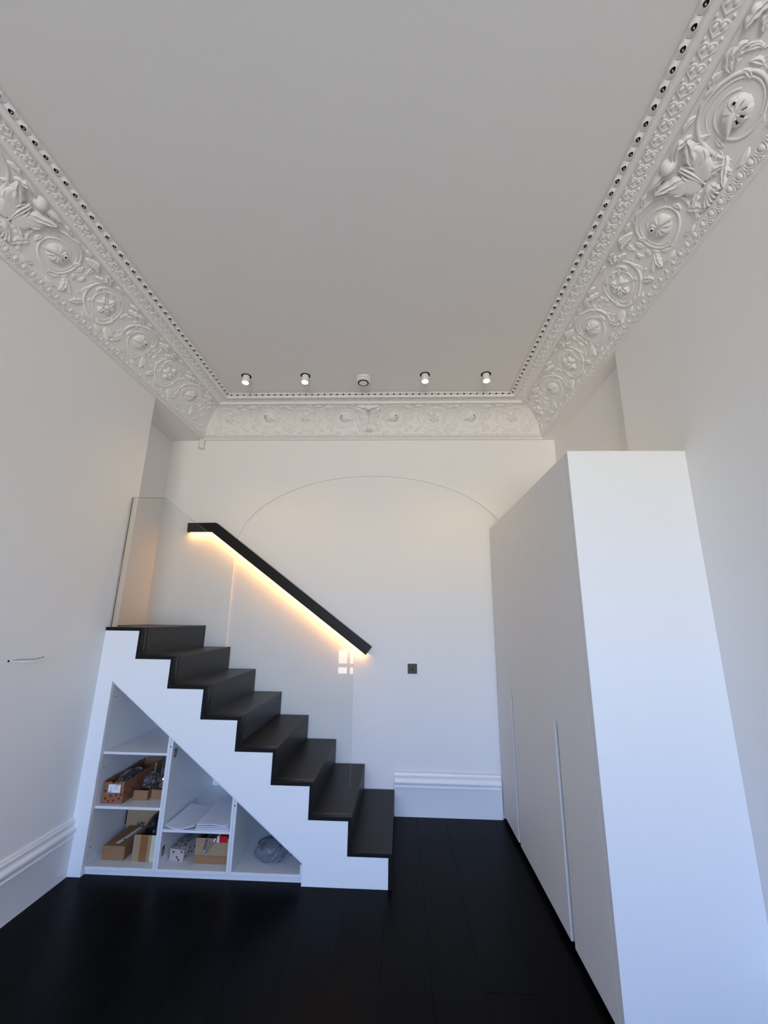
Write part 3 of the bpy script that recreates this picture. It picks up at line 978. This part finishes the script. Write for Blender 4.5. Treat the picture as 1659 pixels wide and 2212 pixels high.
uo(MB().box(-1.4455, -1.0305, YC + 0.002, YCB, 0.234, 0.248), 'shelf')
# hinge plates left on the divider
for zz in (0.660, 0.120):
    h = uo(MB().box(-1.4455, -1.4425, 2.922, 2.948, zz - 0.026, zz + 0.026).box(-1.4425, -1.4385, 2.926, 2.942, zz - 0.012, zz + 0.012), 'hinge_plate', 'steel')
    for q in (-0.019, 0.019):
        MB().tube([(-1.4425 + 1.24, 2.935 - 2.9, zz + q), (-1.4408 + 1.24, 2.935 - 2.9, zz + q)], 0.004, 8).obj('screw', 'grey_fit', h)
# open screw holes
for px, pz in ((-1.4635 + 0.004, 0.705), (-1.0140 + 0.004, 0.388), (-0.640, 0.145)):
    uo(MB().tube([(px, YC - 0.0035, pz), (px, YC + 0.001, pz)], 0.0035, 10), 'screw_hole', 'black', bevel=0)
for py, pz in ((2.934, 0.986), (2.925, 0.566), (2.919, 0.131)):
    uo(MB().tube([(-1.8946, py, pz), (-1.8938, py, pz)], 0.004, 10), 'screw_hole', 'black', bevel=0)

# ================================================================== WARDROBE
wd = thing('wardrobe', 'tall white flat-fronted four-door wardrobe along the right wall', 'wardrobe', (1.1, 2.9, 0))
def wo_(mb, name, m='wardrobe', bevel=0.001):
    mb.v = [(a - 1.1, b - 2.9, c) for a, b, c in mb.v]
    return mb.obj(name, m, wd, bevel=bevel)
wo_(MB().box(WX, XR - 0.0005, WY, WY + 0.034, 0.0, WZ), 'end_panel')
wo_(MB().box(WX + 0.040, XR - 0.0005, WY + 0.0345, D - 0.034, 0.055, WZ - 0.0005), 'carcass')
wo_(MB().box(WX + 0.060, WX + 0.078, WY + 0.0345, D - 0.034, 0.0, 0.0545), 'plinth', 'black')
ys = [2.0005, 2.4640, 2.9160, 3.3700, 3.8050]
GH = 1.0
DT0, DT1 = WX, WX + 0.022
for i in range(4):
    a, b = ys[i] + 0.0017, ys[i + 1] - 0.0017
    if i in (0, 2):     # finger-pull cut along the far edge of these leaves
        w = 0.042
        poly = [(a, 0.038), (b - w, 0.038), (b - w, GH - 0.030), (b - w + 0.008, GH - 0.008), (b - w * 0.45, GH + 0.010), (b, GH + 0.016), (b, WZ - 0.002), (a, WZ - 0.002)]
    else:
        poly = [(a, 0.038), (b, 0.038), (b, WZ - 0.002), (a, WZ - 0.002)]
    wo_(MB().prism(poly, 'X', DT0, DT1), 'door')
wo_(MB().box(WX + 0.004, WX + 0.024, 3.8050, D - 0.0005, 0.038, WZ - 0.002), 'filler_strip')

# ================================================================== CEILING FITTINGS
LX = (-1.335, -0.821, 0.202, 0.715)
lab = ('leftmost white cylinder downlight in the ceiling row', 'white cylinder downlight second from left, left of smoke detector',
       'white cylinder downlight just right of the smoke detector', 'rightmost white cylinder downlight in the ceiling row')
for x, l in zip(LX, lab):
    t = thing('downlight', l, 'ceiling light', (x, 3.145, H), 0, 'ceiling downlights')
    MB().lathe([(0.0415, -0.0025), (0.0415, -0.0002)], 28).obj('recess', 'black', t, smooth=True)
    b = MB()
    prof2 = [(0.0270, -0.0680), (0.0290, -0.0700), (0.0295, -0.066), (0.0295, -0.0026)]
    b.lathe(prof2, 28, cap=False)
    body = b.obj('body', 'plastic', t, smooth=True)
    body.rotation_euler = (radians(-6), 0, 0)
    le = MB().lathe([(0.0200, -0.0725), (0.0268, -0.0690), (0.0268, -0.0665)], 24).obj('lamp', 'lamp', body)
    ld = bpy.data.lights.new('downlight_beam', 'SPOT')
    ld.energy = 13.0
    ld.color = (1.0, 0.62, 0.22)
    ld.spot_size = radians(110)
    ld.spot_blend = 0.8
    ld.shadow_soft_size = 0.02
    lo_ = bpy.data.objects.new('downlight_beam', ld)
    lo_.parent = t
    lo_.location = (0, 0.008, -0.080)
    lo_.rotation_euler = (radians(-6), 0, 0)
    C.objects.link(lo_)

sm = thing('smoke_detector', 'round white smoke detector at the middle of the ceiling light row', 'smoke detector', (-0.325, 3.185, H))
MB().lathe([(0.058, -0.020), (0.0615, -0.016), (0.0620, -0.0005)], 32).obj('base', 'plastic', sm, smooth=True)
MB().lathe([(0.052, -0.0245), (0.052, -0.0202)], 32).obj('groove', 'black', sm, smooth=True)
MB().lathe([(0.044, -0.046), (0.0575, -0.041), (0.0600, -0.035), (0.0600, -0.0247)], 32, cap=True).obj('housing', 'plastic', sm, smooth=True)
b = MB()
for k in range(12):
    a = 2 * pi * k / 12
    for da in (0,):
        p = [(0.0415 * cos(a + q), 0.0415 * sin(a + q), -0.050) for q in (-0.19, -0.09, 0.0, 0.09, 0.19)]
        b.tube(p, 0.0048, 6)
tag(b.obj('vent_slots', 'black', sm, smooth=True), kind='stuff')
MB().lathe([(0.014, -0.0585), (0.030, -0.0565), (0.0365, -0.0525), (0.0365, -0.0462)], 28).obj('chamber_cap', 'plastic', sm, smooth=True)

pr = thing('motion_sensor', 'small white motion sensor high in the left back corner under the cornice', 'sensor', (-1.985, D, ZS - 0.006))
b = MB()
b.lathe([(0.020, -0.094), (0.026, -0.090), (0.0275, -0.080), (0.0275, -0.006), (0.024, 0.0)], 18)
b.v = [(x_, y_ * 1.0 - 0.034, z_) for x_, y_, z_ in b.v]
b.obj('housing', 'plastic', pr, smooth=True)
MB().box(-0.022, 0.022, -0.012, -0.0008, -0.090, -0.002).obj('wall_plate', 'plastic', pr, bevel=0.002)
b = MB()
b.lathe([(0.0282, -0.074), (0.0295, -0.066), (0.0295, -0.046), (0.0282, -0.040)], 18)
b.v = [(x_, y_ - 0.034, z_) for x_, y_, z_ in b.v]
b.obj('lens', 'plastic', pr, smooth=True)

sw = thing('light_switch', 'square dark bronze light switch plate on the back wall', 'light switch', (0.1095, D + 0.014, 1.1015))
MB().box(-0.040, 0.040, -0.006, 0.0, -0.0405, 0.0405).obj('plate', 'bronze', sw, bevel=0.002)
b = MB().tube([(0, -0.006, 0.0), (0, -0.009, 0.0)], 0.0085, 14)
b.obj('collar', 'bronze', sw, smooth=True)
MB().tube([(0, -0.008, 0.0), (0, -0.016, -0.003), (0, -0.024, -0.0065)], [0.0045, 0.0048, 0.006], 12).obj('toggle', 'bronze', sw, smooth=True)

cb = thing('loose_cable', 'thin white cable looping between two holes in the left wall', 'cable', (XL, 2.28, 1.28))
def sag(n, y0, y1, d, s, wob=0):
    return [(0.004 + d * sin(pi * k / n), y0 + (y1 - y0) * k / n, -s * sin(pi * k / n) + wob * sin(3 * pi * k / n)) for k in range(n + 1)]
MB().tube(sag(16, -0.100, 0.105, 0.050, 0.012), 0.0036, 8).obj('cable', 'cable', cb, smooth=True)
MB().tube(sag(16, -0.103, 0.108, 0.040, -0.004, 0.002), 0.0012, 6).obj('wire', 'cable_black', cb, smooth=True)
for yy in (-0.104, 0.109):
    MB().tube([(0.0004, yy, 0), (0.0012, yy, 0)], 0.0055, 12).obj('hole', 'black', cb)

# ================================================================== THINGS ON THE SHELVES
def torn_box(name, sx, sy, sz, mi_mats, parent, th=0.004, jag=0.0, seed=1, taper=0.0, nseg=14):
    """open-topped carton: four walls with a torn rim and a floor; origin front-left-bottom"""
    rnd = random.Random(seed)
    mb = MB()
    mb.box(th + 0.0004, sx - th - 0.0004, th + 0.0004, sy - th - 0.0004, 0.0006, th)
    def wall(p, q, nrm):
        N = nseg
        vs, fs = [], []
        for k in range(N + 1):
            t = k / N
            x_, y_ = p[0] + (q[0] - p[0]) * t, p[1] + (q[1] - p[1]) * t
            zt_ = sz + taper * (y_ / sy) + (rnd.uniform(-jag, jag * 0.4) if 0 < k < N else 0)
            for o_ in (0, th):
                vs += [(x_ + nrm[0] * o_, y_ + nrm[1] * o_, 0.0), (x_ + nrm[0] * o_, y_ + nrm[1] * o_, zt_)]
        for k in range(N):
            a = k * 4
            b_ = a + 4
            fs += [(a, b_, b_ + 1, a + 1), (a + 2, a + 3, b_ + 3, b_ + 2), (a + 1, b_ + 1, b_ + 3, a + 3)]
        fs += [(0, 1, 3, 2), (N * 4, N * 4 + 2, N * 4 + 3, N * 4 + 1)]
        mb.add(vs, fs)
    wall((0, 0), (sx, 0), (0, 1))
    wall((sx, th + 0.0003), (sx, sy - th - 0.0003), (-1, 0))
    wall((sx, sy), (0, sy), (0, -1))
    wall((0, sy - th - 0.0003), (0, th + 0.0003), (1, 0))
    return mb.obj(name, mi_mats, parent)

def blob(rx, ry, rz, seed, amp=0.25, sub=3, fold=9.0, flat=True):
    import bmesh
    from mathutils import noise
    bm = bmesh.new()
    bmesh.ops.create_icosphere(bm, subdivisions=sub, radius=1.0)
    rnd = Vector((seed * 3.1, seed * 1.7, seed * 0.9))
    mb = MB()
    bm.verts.ensure_lookup_table()
    for v in bm.verts:
        n = v.co.normalized()
        k = 1 + amp * noise.noise(n * 1.6 + rnd) + amp * 0.55 * abs(noise.noise(n * fold * 0.45 + rnd)) + amp * 0.25 * noise.noise(n * fold + rnd)
        p = n * k
        z = p.z
        if flat: z = max(z, -0.72)
        mb.v.append((p.x * rx, p.y * ry, z * rz))
    for f in bm.faces:
        mb.f.append(tuple(v.index for v in f.verts))
        mb.m.append(0)
    if flat:
        zm = min(p[2] for p in mb.v)
        mb.v = [(a, b_, c - zm) for a, b_, c in mb.v]
    bm.free()
    return mb

def marks(parent, pts, size, y, seed, axis='Y'):
    """little red printed crosses with forked arms, lying on a face"""
    rnd = random.Random(seed)
    mb = MB()
    for (a, b_) in pts:
        g = rnd.uniform(0, pi)
        for k in range(3):
            an = g + k * 2 * pi / 3
            dx, dz = cos(an) * size, sin(an) * size
            px, pz = -sin(an) * size * 0.22, cos(an) * size * 0.22
            q = [(a - px, b_ - pz), (a + dx * 0.6 - px * 1.6, b_ + dz * 0.6 - pz * 1.6), (a + dx, b_ + dz), (a + dx * 0.6 + px * 1.6, b_ + dz * 0.6 + pz * 1.6), (a + px, b_ + pz)]
            if axis == 'Y':
                mb.prism(q, 'Y', y - 0.0006, y)
            elif axis == 'X':
                mb.prism(q, 'X', y, y + 0.0006)
            else:
                mb.prism(q, 'Z', y, y + 0.0006)
    return tag(mb.obj('printed_marks', 'redink', parent), kind='stuff')

S1 = 0.3625
# printed kraft box, torn open
kb = thing('kraft_box', 'torn open brown kraft box with red print and white label on the middle shelf', 'box', (-1.880, 2.932, S1))
bx = torn_box('carton', 0.134, 0.435, 0.124, 'kraft', kb, 0.004, 0.010, 3, 0.012)
l = MB().box(0.034, 0.112, -0.0016, -0.0004, 0.062, 0.108).obj('address_label', 'sticker', kb)
b = MB()
for k in range(4):
    b.box(0.046, 0.062, -0.0022, -0.0016, 0.072 + k * 0.007, 0.0745 + k * 0.007)
for k in range(5):
    b.box(0.070, 0.100 - 0.004 * (k % 2), -0.0022, -0.0016, 0.078 + k * 0.005, 0.0796 + k * 0.005)
tag(b.obj('label_print', 'greyink', l), kind='stuff')
b = MB().box(0.078, 0.106, -0.0022, -0.0016, 0.1035, 0.1055).box(0.038, 0.058, -0.0022, -0.0016, 0.064, 0.067)
tag(b.obj('label_heading', 'ink', l), kind='stuff')
marks(kb, [(0.022, 0.028), (0.055, 0.044), (0.092, 0.050), (0.075, 0.018), (0.046, 0.012), (0.110, 0.030), (0.016, 0.070), (0.120, 0.052)], 0.010, -0.0003, 5)
marks(kb, [(0.03, 0.05), (0.06, 0.03), (0.09, 0.06), (0.12, 0.04), (0.16, 0.07), (0.20, 0.05), (0.25, 0.08), (0.29, 0.05)], 0.010, 0.1343, 6, 'X')
MB().box(0.1343, 0.1352, 0.340, 0.362, 0.004, 0.130).obj('tape', 'masking', kb)
cg = blob(0.052, 0.115, 0.046, 4, 0.30, 3)
tag(cg.obj('plastic_bag', 'bag', smooth=True, angle=0.35, loc=(-1.812, 3.10, S1 + 0.062)), 'clear crumpled plastic bag stuffed in the torn kraft box', 'plastic bag', 'clear bags on the middle shelf')
tag(blob(0.045, 0.095, 0.032, 9, 0.25, 3).obj('fittings_bundle', 'grey_fit', loc=(-1.812, 3.09, S1 + 0.005)), 'dark grey fittings lying inside the torn kraft box', 'fittings')

# two small brown cartons
t = thing('small_carton', 'small brown carton beside the kraft box, left one of the pair', 'box', (-1.716, 2.996, S1), 0, 'small cartons on the middle shelf')
torn_box('carton', 0.094, 0.21, 0.056, 'card', t, 0.003, 0.0, 2)
t = thing('small_carton', 'small brown carton against the divider, right one of the pair', 'box', (-1.6085, 3.014, S1), 0, 'small cartons on the middle shelf')
torn_box('carton', 0.110, 0.21, 0.056, 'card', t, 0.003, 0.0, 2)
# bags of silver fittings on them
rnd = random.Random(8)
for (bxp, byp, sd, wx) in ((-1.656, 3.070, 11, 0.041), (-1.552, 3.075, 14, 0.043)):
    lbl = 'clear bag of silver fittings on the left small brown carton' if sd == 11 else 'clear bag of silver fittings on the right small brown carton'
    t = thing('fittings_bag', lbl, 'plastic bag', (bxp, byp, S1 + 0.0565), 0, 'clear bags on the middle shelf')
    blob(wx, 0.062, 0.046, sd, 0.28, 3).obj('bag', 'bag', t, smooth=True, angle=0.3)
    b = MB()
    for k in range(16):
        a, c_, z_ = rnd.uniform(-0.032, 0.032), rnd.uniform(-0.045, 0.03), rnd.uniform(0.012, 0.055)
        q = Vector((rnd.uniform(-1, 1), rnd.uniform(-1, 1), rnd.uniform(-1, 1))).normalized() * 0.012
        b.tube([(a - q.x, c_ - q.y, z_ - q.z), (a + q.x, c_ + q.y, z_ + q.z)], 0.0055, 6)
    tag(b.obj('fittings', 'silver', t), kind='stuff')

# ---- bottom left bay
ca = thing('long_carton', 'long closed brown cardboard box with white label, lower left shelf bay', 'box', (-1.846, 2.968, UZ + 0.0005), radians(0.5))
MB().box(0, 0.142, 0, 0.258, 0, 0.0735).obj('carton', 'card', ca, bevel=0.0015)
MB().box(0.004, 0.1405, -0.0005, 0.257, 0.0740, 0.0765).obj('lid', 'card', ca, bevel=0.001)
MB().prism([(0.058, 0.030), (0.084, 0.030), (0.100, 0.13), (0.106, 0.235), (0.086, 0.245), (0.074, 0.13)], 'Z', 0.0767, 0.0773).obj('label_strip', 'sticker', ca)
MB().box(0.125, 0.1415, -0.0022, -0.0004, 0.006, 0.073).obj('end_flap', 'card', ca)
MB().box(0.082, 0.092, 0.072, 0.085, 0.0773, 0.0777).obj('label_print', 'ink', ca)

sheet = thing('cardboard_sheet', 'flattened pale cardboard carton standing behind the boxes, lower left bay', 'cardboard', (-1.876, 3.236, UZ + 0.0005))
MB().box(0, 0.385, 0, 0.012, 0, 0.298).obj('board', 'card_pale', sheet, bevel=0.001)
MB().box(-0.010, 0.0, 0.004, 0.030, 0.08, 0.288).obj('folded_edge', 'blackbag', sheet)
fc = bpy.data.curves.new('lettering', 'FONT')
fc.body = 'HY'
fc.size = 0.040
fc.extrude = 0.0004
fc.offset = 0.0012
fo = bpy.data.objects.new('lettering_source', fc)
C.objects.link(fo)
bpy.context.view_layer.update()
me = bpy.data.meshes.new_from_object(fo.evaluated_get(bpy.context.evaluated_depsgraph_get()))
bpy.data.objects.remove(fo)
me.materials.clear()
me.materials.append(M['ink'])
lt = bpy.data.objects.new('lettering', me)
lt.parent = sheet
lt.rotation_euler = (pi / 2, 0, 0)
lt.location = (0.079, -0.0006, 0.069)
C.objects.link(lt)

ob = thing('open_carton', 'open brown carton with parcel tape on its front, beside the long closed box', 'box', (-1.652, 2.964, UZ + 0.0005))
torn_box('carton', 0.168, 0.262, 0.142, 'card_pale', ob, 0.004, 0.0, 2)
MB().box(0.044, 0.090, -0.0014, -0.0003, 0.001, 0.1415).obj('tape', 'tape', ob)
MB().box(0.112, 0.140, -0.0014, -0.0003, 0.001, 0.1425).obj('tape', 'masking', ob)
MB().prism([(0.0, 0.0), (-0.010, 0.08), (-0.006, 0.20), (0.0, 0.24)], 'Z', 0.138, 0.1418).obj('flap', 'card_pale', ob)
b = blob(0.073, 0.105, 0.100, 21, 0.24, 4, 12)
b.v = [(x_, y_, z_ * (1.05 + 0.42 * (x_ / 0.073))) for x_, y_, z_ in b.v]
zm = max(p[2] for p in b.v)
b.v = [(x_, y_, z_ * 0.212 / zm) for x_, y_, z_ in b.v]
tag(b.obj('black_bag', 'blackbag', smooth=True, angle=0.35, loc=(-1.566, 3.100, UZ + 0.076)), 'black plastic bag bulging out of the taped open carton', 'plastic bag')

# ---- middle bay, paper on the upper shelf
def paper(sx, sy, z, th, curl, seed, w0=0.0):
    mb = MB()
    N, K = 14, 12
    for lay in (0, 1):
        for j in range(K + 1):
            for i in range(N + 1):
                a, c_ = i / N, j / K
                zz = curl * (0.5 + 0.5 * cos(seed + 6.3 * a)) * (1 - c_) ** 2 + curl * 0.8 * (2 * a - 1) ** 4 + curl * 0.4 * c_
                mb.v.append((sx * a + w0 * c_, sy * c_, z + zz + (th if lay else 0)))
    n1 = (N + 1) * (K + 1)
    for j in range(K):
        for i in range(N):
            a = j * (N + 1) + i
            mb.f += [(a, a + N + 1, a + N + 2, a + 1), (n1 + a, n1 + a + 1, n1 + a + N + 2, n1 + a + N + 1)]
    for i in range(N):
        mb.f += [(i, i + 1, n1 + i + 1, n1 + i), (n1 - 1 - i, n1 - 2 - i, 2 * n1 - 2 - i, 2 * n1 - 1 - i)]
    for j in range(K):
        a = j * (N + 1)
        b_ = a + N
        mb.f += [(a, n1 + a, n1 + a + N + 1, a + N + 1), (b_, b_ + N + 1, n1 + b_ + N + 1, n1 + b_)]
    mb.m = [0] * len(mb.f)
    return mb
PZ = 0.2485
t = thing('paper_stack', 'thin curled stack of white paper, left on the middle bay shelf', 'paper', (-1.436, 2.902, PZ), 0, 'paper stacks')
paper(0.182, 0.33, 0.0, 0.004, 0.012, 0.4, 0.005).obj('sheet', 'paper', t, smooth=True, angle=0.5)
paper(0.176, 0.32, 0.0065, 0.0015, 0.010, 0.6, 0.008).obj('sheet', 'paper', t, smooth=True, angle=0.5)
t = thing('paper_stack', 'thicker layered stack of white paper, right on the middle bay shelf', 'paper', (-1.246, 2.904, PZ), 0, 'paper stacks')
for k, (zz, cu) in enumerate(((0.0, 0.0015), (0.0065, 0.002), (0.013, 0.004), (0.019, 0.010))):
    paper(0.209 - 0.003 * k, 0.34, zz, 0.0035, cu, 3.0 + 0.2 * k, 0.0).obj('sheet', 'paper', t, smooth=True, angle=0.5, loc=(0.002 * (k % 2), 0.002 * k, 0))

# ---- middle bay, bottom
pb = thing('wrapped_parcel', 'small parcel in pale paper with red print, by the hinge', 'parcel', (-1.4285, 2.995, UZ + 0.0005), radians(-8))
b = MB()
NX, NY, NZ = 5, 7, 4
import bmesh
bm = bmesh.new()
bmesh.ops.create_cube(bm, size=1.0)
bmesh.ops.subdivide_edges(bm, edges=bm.edges[:], cuts=3, use_grid_fill=True)
rnd = random.Random(3)
for v in bm.verts:
    p = Vector(((v.co.x + 0.5) * 0.094, (v.co.y + 0.5) * 0.150, (v.co.z + 0.5) * 0.060))
    bul = 0.008 * sin(pi * (v.co.x + 0.5)) * sin(pi * (v.co.y + 0.5)) if v.co.z > 0.49 else 0
    v.co = p + Vector((rnd.uniform(-1, 1), rnd.uniform(-1, 1), 0)) * 0.0012 + Vector((0, 0, bul + (rnd.uniform(-0.002, 0.003) if p.z > 0.001 else 0)))
b.v = [tuple(v.co) for v in bm.verts]
b.f = [tuple(v.index for v in f.verts) for f in bm.faces]
b.m = [0] * len(b.f)
bm.free()
b.obj('parcel', 'wrap', pb)
marks(pb, [(0.052, 0.020), (0.064, 0.008), (0.024, 0.046), (0.080, 0.050)], 0.009, -0.0016, 2)
marks(pb, [(0.02, 0.02), (0.05, 0.03), (0.08, 0.02), (0.11, 0.035), (0.06, 0.05)], 0.009, 0.0965, 3, 'X')
marks(pb, [(0.02, 0.03), (0.05, 0.02), (0.07, 0.05), (0.03, 0.07), (0.06, 0.09), (0.08, 0.03)], 0.009, 0.0705, 4, 'Z')
t = thing('foil_pouch', 'shiny purple and blue pouch between the parcel and carton', 'pouch', (-1.296, 3.165, UZ + 0.0005))
blob(0.026, 0.052, 0.058, 31, 0.18, 3).obj('pouch', 'purple', t, smooth=True)
blob(0.022, 0.035, 0.030, 33, 0.18, 3).obj('pouch_base', 'blue', t, smooth=True, loc=(0.006, -0.022, 0))

cd = thing('fittings_carton', 'open cardboard carton with folded-down flap, in the middle lower bay', 'box', (-1.262, 2.972, UZ + 0.0005))
torn_box('carton', 0.208, 0.300, 0.134, 'card_pale', cd, 0.004, 0.0, 2)
MB().box(0.001, 0.207, -0.0030, -0.0004, 0.0005, 0.042).obj('lower_flap', 'card', cd)
tag(blob(0.085, 0.115, 0.055, 41, 0.3, 3).obj('cable_bundle', 'grey_fit', loc=(-1.165, 3.13, UZ + 0.060)), 'dark bundle of fittings filling the middle bay carton', 'fittings')
b = MB()
pts = [(0.080, 0.030, 0.140), (0.075, 0.004, 0.140), (0.070, -0.007, 0.128), (0.064, -0.009, 0.100), (0.062, -0.009, 0.076), (0.068, -0.010, 0.066), (0.082, -0.010, 0.070), (0.100, -0.009, 0.095), (0.116, -0.007, 0.122), (0.124, 0.002, 0.139), (0.126, 0.030, 0.142)]
b.tube(pts, [0.004, 0.005, 0.006, 0.007, 0.0075, 0.007, 0.006, 0.007, 0.007, 0.006, 0.004], 8)
vs = [(0.070, -0.0075, 0.128), (0.060, -0.0085, 0.074), (0.072, -0.0085, 0.062), (0.118, -0.0075, 0.124), (0.095, -0.0100, 0.098), (0.076, -0.0105, 0.090)]
b.add(vs, [(0, 1, 5), (1, 2, 5), (5, 2, 4), (0, 5, 4), (0, 4, 3)])
tag(b.obj('plastic_bag', 'bag', smooth=True, loc=(-1.262, 2.972, UZ + 0.0005)), 'clear plastic bag hanging over the front of the middle bay carton', 'plastic bag')
rc = thing('red_carton', 'small red and white packet poking over the carton rim', 'packet', (-1.126, 2.966, 0.1585))
MB().box(0.012, 0.062, 0.0, 0.10, 0, 0.034).obj('packet', 'red', rc, bevel=0.001)
MB().box(0.0, 0.0118, 0.0, 0.10, 0, 0.034).obj('white_end', 'sticker', rc, bevel=0.001)

# ---- right bay
gb = thing('cloudy_bag', 'cloudy grey plastic bag with dark fittings in the right-hand bay', 'plastic bag', (-0.805, 3.06, UZ + 0.0005))
blob(0.100, 0.088, 0.066, 52, 0.15, 4, 14).obj('bag', 'bag_grey', gb, smooth=True, angle=0.5)
b = blob(0.072, 0.055, 0.036, 55, 0.34, 3, 7)
b.obj('contents', 'grey_fit', gb, loc=(-0.004, 0.0, 0.048))
MB().tube([(-0.01, -0.045, 0.030), (0.02, -0.058, 0.040), (0.045, -0.050, 0.060)], [0.006, 0.010, 0.007], 8).obj('contents', 'black', gb, smooth=True)
b = MB()
b.tube([(0.015, -0.100, 0.012), (0.030, -0.103, 0.032), (0.045, -0.100, 0.056), (0.060, -0.090, 0.080), (0.070, -0.070, 0.092)], [0.002, 0.003, 0.0035, 0.003, 0.002], 6)
b.tube([(0.025, -0.102, 0.010), (0.045, -0.104, 0.026), (0.066, -0.098, 0.040), (0.084, -0.084, 0.046)], [0.002, 0.003, 0.0035, 0.002], 6)
tag(b.obj('bag_folds', 'bag_grey', gb, smooth=True), kind='stuff')

# ================================================================== CURTAIN AT THE WINDOW (behind the viewpoint)
b = MB()
N = 60
vs, fs = [], []
for k in range(N + 1):
    xx = -1.42 + 0.46 * k / N
    yy = YB + 0.075 + 0.022 * sin(k * 1.15)
    vs += [(xx, yy, 0.87), (xx, yy, 2.86), (xx, yy + 0.002, 0.87), (xx, yy + 0.002, 2.86)]
for k in range(N):
    a = 4 * k
    fs += [(a, a + 1, a + 5, a + 4), (a + 2, a + 6, a + 7, a + 3), (a, a + 4, a + 6, a + 2), (a + 1, a + 3, a + 7, a + 5)]
b.add(vs, fs)
cu = thing('curtain', 'gathered white curtain hanging at the side of the window', 'curtain', (0, 0, 0))
b.obj('cloth', 'voile', cu, smooth=True)
MB().tube([(-1.48, YB + 0.075, 2.875), (1.05, YB + 0.075, 2.875)], 0.012, 10).obj('pole', 'bronze', cu, smooth=True)
